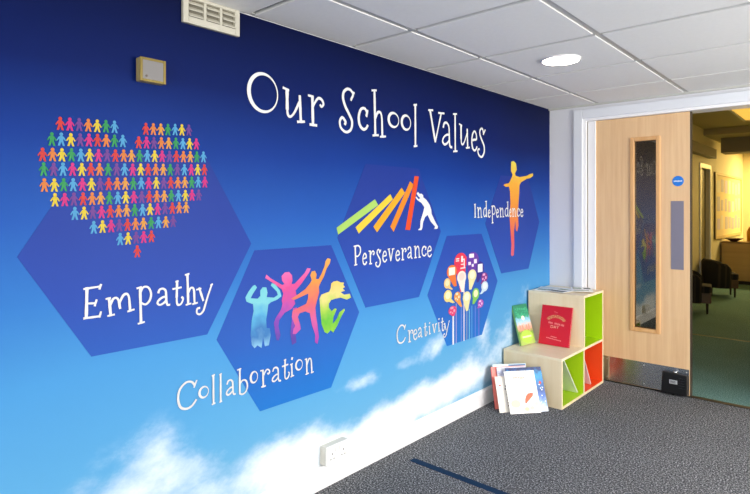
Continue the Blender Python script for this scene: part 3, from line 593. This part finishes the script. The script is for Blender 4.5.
# ------------------------------------------------------------------ books
def art(name, stops_or_cols, scale, seed=0, low=None):
    """printed cover: soft colour patches"""
    if name in MATS: return MATS[name]
    m, nt, b = new_mat(name)
    tc = nt.nodes.new('ShaderNodeTexCoord')
    mp = nt.nodes.new('ShaderNodeMapping'); mp.inputs['Location'].default_value = (seed*1.7, seed, seed*.3)
    nt.links.new(tc.outputs['Object'], mp.inputs['Vector'])
    n = nt.nodes.new('ShaderNodeTexNoise'); n.inputs['Scale'].default_value = scale; n.inputs['Detail'].default_value = 3
    nt.links.new(mp.outputs[0], n.inputs['Vector'])
    r = nt.nodes.new('ShaderNodeValToRGB'); cr = r.color_ramp
    while len(cr.elements) < len(stops_or_cols): cr.elements.new(.5)
    for e, (p, c) in zip(cr.elements, stops_or_cols): e.position = p
    for e, (p, c) in zip(cr.elements, stops_or_cols): e.color = lin(c)
    nt.links.new(n.outputs['Fac'], r.inputs['Fac']); nt.links.new(r.outputs['Color'], b.inputs['Base Color'])
    b.inputs['Roughness'].default_value = .35
    MATS[name] = m
    return m
pages = mat('page_edges', '#efece2', .8)
def book(name, label, bl, phi, lean, w, h, th, front, back=None, cat='book', roll=0, group=None):
    """book standing on bl (bottom-left of the front), front bottom edge along phi, leaning back by lean"""
    o = thing(name, label, cat, (bl[0], bl[1], bl[2]+th*math.sin(math.radians(lean))), 0, group)
    o.rotation_mode = 'QUATERNION'
    o.rotation_quaternion = (Matrix.Rotation(math.radians(phi), 3, 'Z') @ Matrix.Rotation(math.radians(-lean), 3, 'X')).to_quaternion()
    c = min(.002, th*.3)
    f = box(0, w, 0, c, 0, h).build('front_cover', front, o)
    box(0, w, th-c, th, 0, h).build('back_cover', back or front, o)
    box(0, c, c, th-c, 0, h).build('spine', back or front, o)
    box(c, w-.003, c, th-c, .003, h-.003).build('pages', pages, o)
    return o, f
def patch(parent, name, pts, mt, y=-.0006):
    m = MB(); m.face([(p[0], y, p[1]) for p in pts]); return m.build(name, mt, parent)
def disc(c, rx, ry, n=18): return [(c[0]+rx*math.cos(2*PI*k/n), c[1]+ry*math.sin(2*PI*k/n)) for k in range(n)]

phi = 50; e_ = Vector((math.cos(math.radians(phi)), math.sin(math.radians(phi)), 0)); n_ = Vector((e_.y, -e_.x, 0))
FG = 'picture books leaning by the storage unit'
A, fA = book('picture_book', 'white picture book with small orange drawing, front of the pile on the carpet', (.224, -1.076, .0), 50, 26, .204, .262, .007,
          art('white_cover', [(.30, '#f4e2dc'), (.42, '#fbf8f2'), (.58, '#fbf9f4'), (.70, '#e6ebd2'), (.8, '#f3dcd4')], 14, 2))
patch(fA, 'fox_drawing', [(.108, .062), (.116, .058), (.130, .072), (.150, .088), (.168, .104), (.172, .122), (.152, .122), (.136, .118), (.122, .104), (.112, .084)], mat('orange_print', '#ee6a44', .5))
patch(fA, 'grass_drawing', disc((.045, .06), .032, .024), mat('pale_green_print', '#dfe8b8', .5))
for q, c in (((.15, .03), '#f0c6be'), ((.185, .055), '#f3d2c4'), ((.115, .025), '#cfe0a8'), ((.17, .17), '#eadfe6'), ((.10, .15), '#f6e2d2')):
    patch(fA, 'flower_drawing', disc(q, .017, .013, 9), mat('flower'+c, c, .5))
patch(fA, 'bush_drawing', disc((.04, .135), .024, .028), mat('pale_grey_print', '#e4e6ea', .5))
m = MB()
for k in range(7): m.box(.055+.011*k, .063+.011*k, -.0012, -.0004, .213+.002*math.sin(k), .225+.002*math.sin(k))
m.build('title_lettering', mat('salmon_print', '#f3b8a8', .5), fA)

Cb, fC = book('picture_book', 'dark blue night-sky picture book, rightmost of the floor pile against the unit', tuple(Vector((.380, -.867, 0)) - e_*.245), 50, 25, .245, .278, .007,
          ramp_mat('night_cover', [(0, '#dfe6f6'), (.05, '#8fb0e0'), (.09, '#3a6ac0'), (.14, '#1c4a94'), (.19, '#1f7fc4'), (.235, '#2a9ad8'), (.26, '#123a78'), (.278, '#0e2a5c')], 'Z', .35, .09, 26))
m = MB(); rnd = random.Random(3)
for k in range(70):
    x, z = .03+rnd.random()*.21, .008+(rnd.random()**1.6)*.16; s_ = .0022+rnd.random()*.0022
    m.face([(p[0], -.0006-.00001*k, p[1]) for p in disc((x, z), s_, s_, 8)])
m.build('snow_flecks', mat('snow_print', '#eaf2fb', .5), fC)['kind'] = 'stuff'
patch(fC, 'red_bird', disc((.222, .178), .008, .010), mat('red_print', '#d8483e', .5))

B_, fB = book('picture_book', 'small cream picture book with spotted edge, left of the white book', (.160, -1.098, 0), 50, 24, .125, .222, .006,
          art('cream_cover', [(.3, '#f0dcc8'), (.5, '#f8f0e2'), (.7, '#fbf4ea')], 12, 5))
m = MB(); rnd = random.Random(5)
for k in range(9): m.face([(p[0], -.0006-.00002*k, p[1]) for p in disc((.058+.012*rnd.random(), .04+.017*k), .0045, .005, 9)])
m.build('spots', mat('plum_spots', '#5a3848', .5), fB)
patch(fB, 'red_mark', disc((.025, .165), .007, .005), mat('red_print', '#d8483e', .5))

D_, fD = book('picture_book', 'pale lavender picture book in the middle of the floor pile', (.150, -1.052, 0), 50, 21, .20, .266, .008,
          art('lavender_cover', [(.3, '#c9c7de'), (.5, '#e8e8f0'), (.7, '#9aa3cc')], 20, 7))
E_, fE = book('picture_book', 'coral red hardback picture book behind the floor pile', (.110, -1.064, 0), 50, 19, .240, .262, .012,
          mat('coral_cover', '#ee7d70', .4), mat('red_cloth', '#c4303a', .5))
F_, fF = book('picture_book', 'pale blue picture book, rearmost of the floor pile', (.098, -1.030, 0), 50, 16, .232, .270, .008,
          mat('pale_blue_cover', '#cfe6f2', .4), mat('teal_cover', '#4f8fb0', .5))
patch(fF, 'dark_band', [(.11, .256), (.228, .256), (.228, .266), (.11, .266)], mat('navy_band', '#4a6a90', .5))

# red hardback on the step
R_, fR = book('hardback_book', 'red hardback with gold lettering, standing on the lower step', (.136, -.495, ZL), 1, 15, .222, .278, .014, mat('red_cover', '#cf0f26', .38), cat='book')
gold = mat('gold_print', '#e2ad70', .4); pink = mat('pale_red_print', '#f08a84', .5)
def words(parent, name, txt, x, z, size, mt, y=-.0008, sx=1):
    cu = bpy.data.curves.new(name, 'FONT'); cu.body = txt; cu.size = size; cu.align_x = 'CENTER'
    ob = bpy.data.objects.new(name+'_tmp', cu); C.objects.link(ob)
    dg = bpy.context.evaluated_depsgraph_get(); me = bpy.data.meshes.new_from_object(ob.evaluated_get(dg))
    bpy.data.objects.remove(ob); me.transform(Matrix.Translation((x, y, z)) @ Matrix.Rotation(PI/2, 4, 'X') @ Matrix.Diagonal((sx, 1, 1, 1)))
    me.materials.clear(); me.materials.append(mt)
    o = bpy.data.objects.new(name, me); C.objects.link(o); o.parent = parent; return o
words(fR, 'small_title', 'The', .107, .228, .016, pink)
m = MB(); rnd = random.Random(9)
for k in range(10):                                   # arched title, too small to read
    a = math.radians(150-120*k/9); c = Vector((.113+.066*math.cos(a), .158+.046*math.sin(a)))
    d = Vector((math.cos(a), math.sin(a)*.9)).normalized(); q = Vector((-d.y, d.x))
    for sgn in (-1, 1):
        p = c+q*.0036*sgn
        m.face([(v.x, -.0008, v.y) for v in (p-q*.0015-d*.011, p+q*.0015-d*.011, p+q*.0015+d*.011, p-q*.0015+d*.011)])
    p = c+d*(.008 if k % 2 else 0)
    m.face([(v.x, -.0009, v.y) for v in (p-q*.004-d*.0014, p+q*.004-d*.0014, p+q*.004+d*.0014, p-q*.004+d*.0014)])
m.build('arched_title', gold, fR)
m = MB()
for k, (a, w_) in enumerate(((.058, .010), (.070, .008), (.080, .010), (.104, .009), (.116, .008), (.127, .006), (.137, .008), (.152, .010), (.164, .009))):
    m.box(a, a+.0028, -.001, -.0004, .150-.0012*k, .164-.0012*k); m.box(a+w_-.003, a+w_, -.001, -.0004, .150-.0012*k, .164-.0012*k); m.box(a+.0028, a+w_-.003, -.001, -.0004, .156-.0012*k, .159-.0012*k)
m.build('second_title_line', pink, fR)
words(fR, 'large_title', 'DAY', .107, .120, .028, mat('pale_gold_print', '#f2b89a', .5), sx=1.1)
m = MB()
for k in range(9): m.box(.068+.009*k, .075+.009*k, -.001, -.0004, .060-.001*k, .066-.001*k) if 1 < k < 7 else None
for k in range(11): m.box(.055+.010*k, .0625+.010*k, -.001, -.0004, .046-.001*k, .052-.001*k)
m.build('author_line', pink, fR)

# green picture book on the step
Gb, fG = book('picture_book', 'green woodland picture book standing on the lower step by the wall', (.086, -.652, ZL), 79, 17, .160, .284, .016,
          ramp_mat('woodland_cover', [(0, '#b4cc6c'), (.06, '#98bc50'), (.09, '#78ac44'), (.11, '#e8a890'), (.135, '#f0c8b0'), (.16, '#a8d8ea'), (.185, '#86c4d8'), (.20, '#2f9470'), (.29, '#23805c')], 'Z', .35, .06, 60), mat('green_spine', '#7fae62', .5))
m = MB(); rnd = random.Random(4)
for k in range(60):
    s_ = .004+.006*rnd.random()
    m.face([(p[0], -.0005-.00001*k, p[1]) for p in disc((.012+rnd.random()*.135, .19+.07*rnd.random()), s_, s_*.7, 7)])
m.build('leaves', mat('leaf_print', '#3fae80', .5), fG)
patch(fG, 'moon', disc((.082, .186), .017, .017), mat('moon_print', '#f6f2dc', .5), -.0014)
for x in (.03, .055, .10, .125): patch(fG, 'figure_drawing', disc((x, .118), .010, .022), mat('coral_print', '#ee9c88', .5), -.0015)
patch(fG, 'hill', disc((.08, .055), .066, .045, 24), mat('lime_print', '#b2d650', .5), -.0012)
m = MB()
for k in range(9): m.box(.03+.011*k, .038+.011*k, -.0022, -.0014, .048, .060)
m.build('title_lettering', mat('pale_title', '#eef4c8', .5), fG)

# books propped inside the lower cubes
def propped(label, y, z, run, rise):
    o = thing('propped_book', label, 'book', (.150, y, z))
    L = math.hypot(run, rise); o.rotation_mode = 'QUATERNION'
    o.rotation_quaternion = Matrix.Rotation(math.atan2(run, rise), 3, 'X').to_quaternion()
    box(0, .255, 0, .0015, 0, L).build('front_cover', mat('white_back_cover', '#f3f2ee', .4), o)
    box(0, .253, .0015, .0055, .002, L-.002).build('pages', pages, o)
    box(0, .255, .0055, .007, 0, L).build('back_cover', mat('white_cover_plain', '#f0ede6', .4), o)
    return o
propped('white book propped inside the lower lime cube', -.452, t+.005, .235, .272)
propped('white book propped inside the orange cube', -.205, t+.005, .165, .270)

# leaflets lying on top of the unit
def leaflet(label, x, y, rz, w, h, cols, seed, k=0):
    o = thing('leaflet', label, 'leaflet', (x, y, ZU+.0002+k*.004), math.radians(rz), 'leaflets on top of the storage unit')
    box(-w/2, w/2, -h/2, h/2, 0, .003).build('sheets', art('leaflet_sheet', [(.3, '#f2f2ec'), (.7, '#faf9f5')], 9, 1), o)
    m = MB(); rnd = random.Random(seed)
    for x0, x1, y0, y1, mi in cols:
        m.mi = mi; m.face([(x0*w, y0*h, .0034), (x1*w, y0*h, .0034), (x1*w, y1*h, .0034), (x0*w, y1*h, .0034)])
    m.build('printed_pictures', [mat('dark_green_print', '#39483a', .45), mat('sage_print', '#9aa88e', .45), mat('grey_print', '#cfd3cc', .45)], o)
    return o
leaflet('white leaflet with a green picture lying at the wall end of the unit top', .105, -.25, 12, .16, .21, [(-.42, .1, -.45, -.1, 1), (-.4, .4, .1, .4, 2), (.15, .42, -.4, -.1, 2)], 1)
leaflet('white leaflet with a dark picture strip lying in the middle of the unit top', .225, -.275, -14, .15, .20, [(-.46, .46, -.46, -.2, 0), (-.4, .1, .0, .3, 1), (.15, .4, .05, .4, 2)], 2, 1)
leaflet('white leaflet with sage pictures lying nearest the open end of the unit top', .325, -.17, 24, .15, .21, [(-.4, .3, -.4, -.22, 1), (-.42, .0, .05, .4, 1), (.1, .42, .1, .4, 0)], 3, 2)

# ------------------------------------------------------------------ the corridor beyond
ivory = mat('ivory_paint', '#d9cda6', .7)
KX, KY = 3.4, 9.4
struct(box(-.2, KX, .05, KY+.1, -.1, 0).build('floor_corridor', carpet_green))
m = MB(); dy0, dy1, dz = 5.42, 6.08, 1.93
m.box(-.15, 0, .15, dy0, 0, 2.75).box(-.15, 0, dy1, KY, 0, 2.75).box(-.15, 0, dy0, dy1, dz, 2.75)
struct(m.build('wall_corridor_left', ivory))
struct(box(-.15, KX, KY, KY+.1, 0, 2.75).build('wall_corridor_end', ivory))
struct(box(KX, KX+.1, .15, KY, 0, 2.75).build('wall_corridor_right', ivory))
m = MB(); m.box(-.15, KX, .15, 5.66, 2.54, 2.64).box(-.15, KX, 5.66, KY, 2.44, 2.64)
struct(m.build('ceiling_corridor', mat('corridor_ceiling', '#b8a878', .8, bump=.1)))
struct(box(.14, KX, 6.2, 6.6, 2.20, 2.44).build('trim_5', mat('beam_paint', '#8c8064', .7)))
struct(box(0, .10, 3.4, 6.1, 2.105, 2.25).build('trim_6', mat('bulkhead_paint', '#8a8270', .7)))
m = MB(); m.box(0, .018, dy0-.07, dy0, 0, dz+.07).box(0, .018, dy1, dy1+.07, 0, dz+.07).box(0, .018, dy0, dy1, dz, dz+.07)
struct(m.build('trim_7', gloss_white, bevel=.004))
d2 = bpy.data.objects.new('door_2', None); C.objects.link(d2); d2.location = (-.09, dy0, 0); struct(d2)
box(0, .04, .005, dy1-dy0-.005, .01, dz-.005).build('leaf', mat('olive_door', '#7d7048', .5), d2)
m = MB(); m.tube([(.04, .06, 1.0), (.075, .06, 1.0), (.075, .17, 1.0)], .009); m.build('door_handle', MATS['chrome'], d2)
struct(MB().prism([(0, 0), (.015, 0), (.015, .09), (0, .1)], (.2, dy0-.07), 'Y').build('baseboard_corridor', gloss_white))
struct(box(.0, KX, 2.195, 2.22, 0, .002).build('trim_8', mat('carpet_bar', '#7d7858', .6)))

nb = thing('notice_board', 'large pale notice board with papers on the corridor wall', 'notice board', (0, 7.75, .78))
bw, bh = 2.6, 1.13
box(0, .015, -bw/2, bw/2, 0, bh).build('board', mat('board_felt', '#d8c493', .85), nb)
m = MB(); m.box(0, .03, -bw/2, -bw/2+.05, 0, bh).box(0, .03, bw/2-.05, bw/2, 0, bh).box(0, .03, -bw/2+.05, bw/2-.05, 0, .05).box(0, .03, -bw/2+.05, bw/2-.05, bh-.04, bh)
m.build('frame', mat('board_frame', '#cdb27a', .5), nb)
rnd = random.Random(12); pc = ['#efe6cc', '#cfc7b4', '#b9aecb', '#e3d2a0', '#a9a2b0', '#f4efe0']
for i in range(7):
    for j in range(3):
        y = -bw/2+.16+i*.34+rnd.random()*.05; z = .12+j*.32+rnd.random()*.05; w_, h_ = .2+.07*rnd.random(), .18+.08*rnd.random()
        box(.015, .017, y, y+w_, z, z+h_).build('pinned_paper', mat('paper'+str(rnd.randrange(6)), pc[rnd.randrange(6)], .7), nb)

cab = thing('low_cabinet', 'low brown cabinet against the far corridor wall', 'cabinet', (.02, 6.95, 0))
wd = wood('brown_cabinet', '#b89758', '#cbab68', 'X', 12, .45)
box(0, 1.3, 0, .45, .06, .70).build('body', wd, cab, bevel=.004)
box(-.0, 1.32, -.015, .46, .70, .725).build('top', mat('cabinet_top', '#9a7a40', .4), cab, bevel=.003)
box(.02, 1.28, .03, .43, 0, .06).build('plinth', mat('dark_plinth', '#2c2416', .6), cab)
for k in range(2):
    d = box(.01+.64*k, .645+.64*k, -.018, 0, .07, .69).build('cabinet_door', wd, cab, bevel=.003)
    MB().lathe([(.012, -.018), (.012, -.035), (.006, -.038)], (.6 if k == 0 else .70, 0, .42), 14, 'Y').build('knob', MATS['chrome'], d)
tag(MB().lathe([(.05, 0), (.06, .012), (.10, .03), (.15, .055), (.146, .058), (.09, .036), (.04, .016), (.01, .014)], (.19, 7.08, .725), 32).build('bowl', mat('brown_bowl', '#4a2a18', .35)), 'shallow dark brown bowl on the low cabinet', 'bowl')
tag(MB().lathe([(.055, 0), (.062, .02), (.065, .16), (.05, .21), (.034, .235), (.036, .25)], (.415, 7.25, .725), 28).build('vase', mat('amber_vase', '#d99a1c', .3)), 'amber yellow vase on the low cabinet', 'vase')

# striped tub armchairs
sm, nt, bs = new_mat('dark_striped_fabric')
tc = nt.nodes.new('ShaderNodeTexCoord'); wv = nt.nodes.new('ShaderNodeTexWave'); wv.inputs['Scale'].default_value = 6; wv.bands_direction = 'DIAGONAL'
mpp = nt.nodes.new('ShaderNodeMapping'); mpp.inputs['Scale'].default_value = (1, 1, .001); nt.links.new(tc.outputs['Object'], mpp.inputs[0]); nt.links.new(mpp.outputs[0], wv.inputs[0])
r = nt.nodes.new('ShaderNodeValToRGB'); r.color_ramp.elements[0].color = lin('#0f0c0a'); r.color_ramp.elements[1].color = lin('#33291f'); r.color_ramp.elements[0].position = .55
nt.links.new(wv.outputs[0], r.inputs[0]); nt.links.new(r.outputs[0], bs.inputs['Base Color']); bs.inputs['Roughness'].default_value = .9
def armchair(loc, rz, label):
    o = thing('tub_armchair', label, 'armchair', loc, math.radians(rz), 'striped tub armchairs in the corridor')
    # wrap-round back: half ring open to +x, arms lower than the back
    m = MB(); n = 22; rings = []
    for k in range(n+1):
        a = math.radians(62+236*k/n); s_ = abs(k/n-.5)*2; top = .70-.10*s_**2
        if s_ > .96: top -= .03
        ro, ri = .31, .235; zb = .17
        c, sn = math.cos(a), math.sin(a)
        rings.append([m.bm.verts.new((r_*c*.98, r_*sn, z)) for r_, z in ((ro-.02, zb), (ro, zb+.03), (ro+.01, top-.05), (ro-.02, top-.01), ((ro+ri)/2, top), (ri+.015, top-.01), (ri, top-.05), (ri, zb))])
    for P, Q in zip(rings, rings[1:]):
        for i in range(8): m.bm.faces.new([P[i], P[(i+1) % 8], Q[(i+1) % 8], Q[i]]).smooth = True
    m.bm.faces.new(rings[0]); m.bm.faces.new(rings[-1])
    m.build('back_shell', sm, o)
    m = MB(); pts = [(.28, -.21), (.28, .21), (.10, .228), (-.10, .2), (-.2, .1), (-.22, 0), (-.2, -.1), (-.10, -.2), (.10, -.228)]
    m.prism(pts, (.33, .44), 'Z'); m.build('seat_cushion', sm, o, bevel=.02, seg=3)
    m = MB(); m.prism([(p[0]*.99, p[1]*.97) for p in pts], (.17, .33), 'Z'); m.build('seat_base', mat('brown_leather_front', '#5a4028', .5), o, bevel=.01)
    for sx in (-1, 1):
        for sy in (-1, 1):
            x, y = (.22 if sx > 0 else -.17), sy*.18
            MB().lathe([(.015, 0), (.022, .17)], (x, y, 0), 12).build('leg', mat('dark_leg', '#1d130c', .4), o)
    o.scale = (.76, .76, .78)
    return o
armchair((.268, 5.35, 0), 20, 'dark striped tub armchair beyond the doorway, beside the low cabinet')
armchair((.255, 3.65, 0), 10, 'dark tub armchair half hidden behind the oak door edge')

kl = thing('ceiling_light_panel', 'long warm light panel on the corridor ceiling', 'ceiling light', (.98, 4.3, 2.54))
m = MB(); m.box(-.35, -.32, -.62, .62, -.03, 0).box(.32, .35, -.62, .62, -.03, 0).box(-.32, .32, -.62, -.59, -.03, 0).box(-.32, .32, .59, .62, -.03, 0)
m.build('housing', cream, kl)
box(-.32, .32, -.59, .59, -.02, -.004).build('diffuser', mat('warm_diffuser', '#f3c050', .5, emit=.55), kl)

# ------------------------------------------------------------------ light
def area(name, loc, rot, sx, sy, energy, col, spread=PI):
    l = bpy.data.lights.new(name, 'AREA'); l.shape = 'RECTANGLE'; l.size = sx; l.size_y = sy; l.energy = energy; l.color = col; l.spread = spread
    o = bpy.data.objects.new(name, l); C.objects.link(o); o.location = loc; o.rotation_euler = rot
    return o
DAY = (1, .962, .915)
for a, b, e in ((*ww[0], 10), (*ww[1], 104)):
    area('daylight_and_fill', (RX+.02, (a+b)/2, (WZ0+WZ1)/2), (0, PI/2+.16, 0), WZ1-WZ0-.1, b-a-.1, e, DAY)
area('daylight_and_fill', ((rw[0]+rw[1])/2, RY-.02, (WZ0+WZ1)/2), (PI/2+.3, 0, 0), rw[1]-rw[0]-.1, WZ1-WZ0-.1, 46, DAY)  # unseen rear window lamp, added as frontal fill and tilted up
area('corridor_light', (1.3, 8.75, 2.42), (0, 0, 0), 1.2, 1.0, 88, (1, .73, .29))
area('corridor_light', (2.0, 4.3, 2.50), (0, 0, 0), .6, 1.2, 6, (1, .70, .28))

w = bpy.data.worlds.new('daylight'); bpy.context.scene.world = w; w.use_nodes = True
w.node_tree.nodes['Background'].inputs[0].default_value = (.75, .87, 1, 1); w.node_tree.nodes['Background'].inputs[1].default_value = .8

# ------------------------------------------------------------------ camera
cam = bpy.data.cameras.new('camera'); co = bpy.data.objects.new('camera', cam); C.objects.link(co)
co.location = (1.8977, -4.2581, 1.3014); co.rotation_euler = (PI/2, 0, .7245)
cam.sensor_width = 36; cam.lens = 36*553.96/750; cam.shift_y = -(247-208.27)/750; cam.clip_start = .05
S = bpy.context.scene; S.camera = co
S.view_settings.view_transform = 'Standard'; S.view_settings.look = 'None'; S.view_settings.gamma = 1; S.view_settings.exposure = .74
S.view_settings.use_curve_mapping = False
S.cycles.use_denoising = True; S.cycles.max_bounces = 8; S.cycles.diffuse_bounces = 5; S.cycles.sample_clamp_indirect = 4
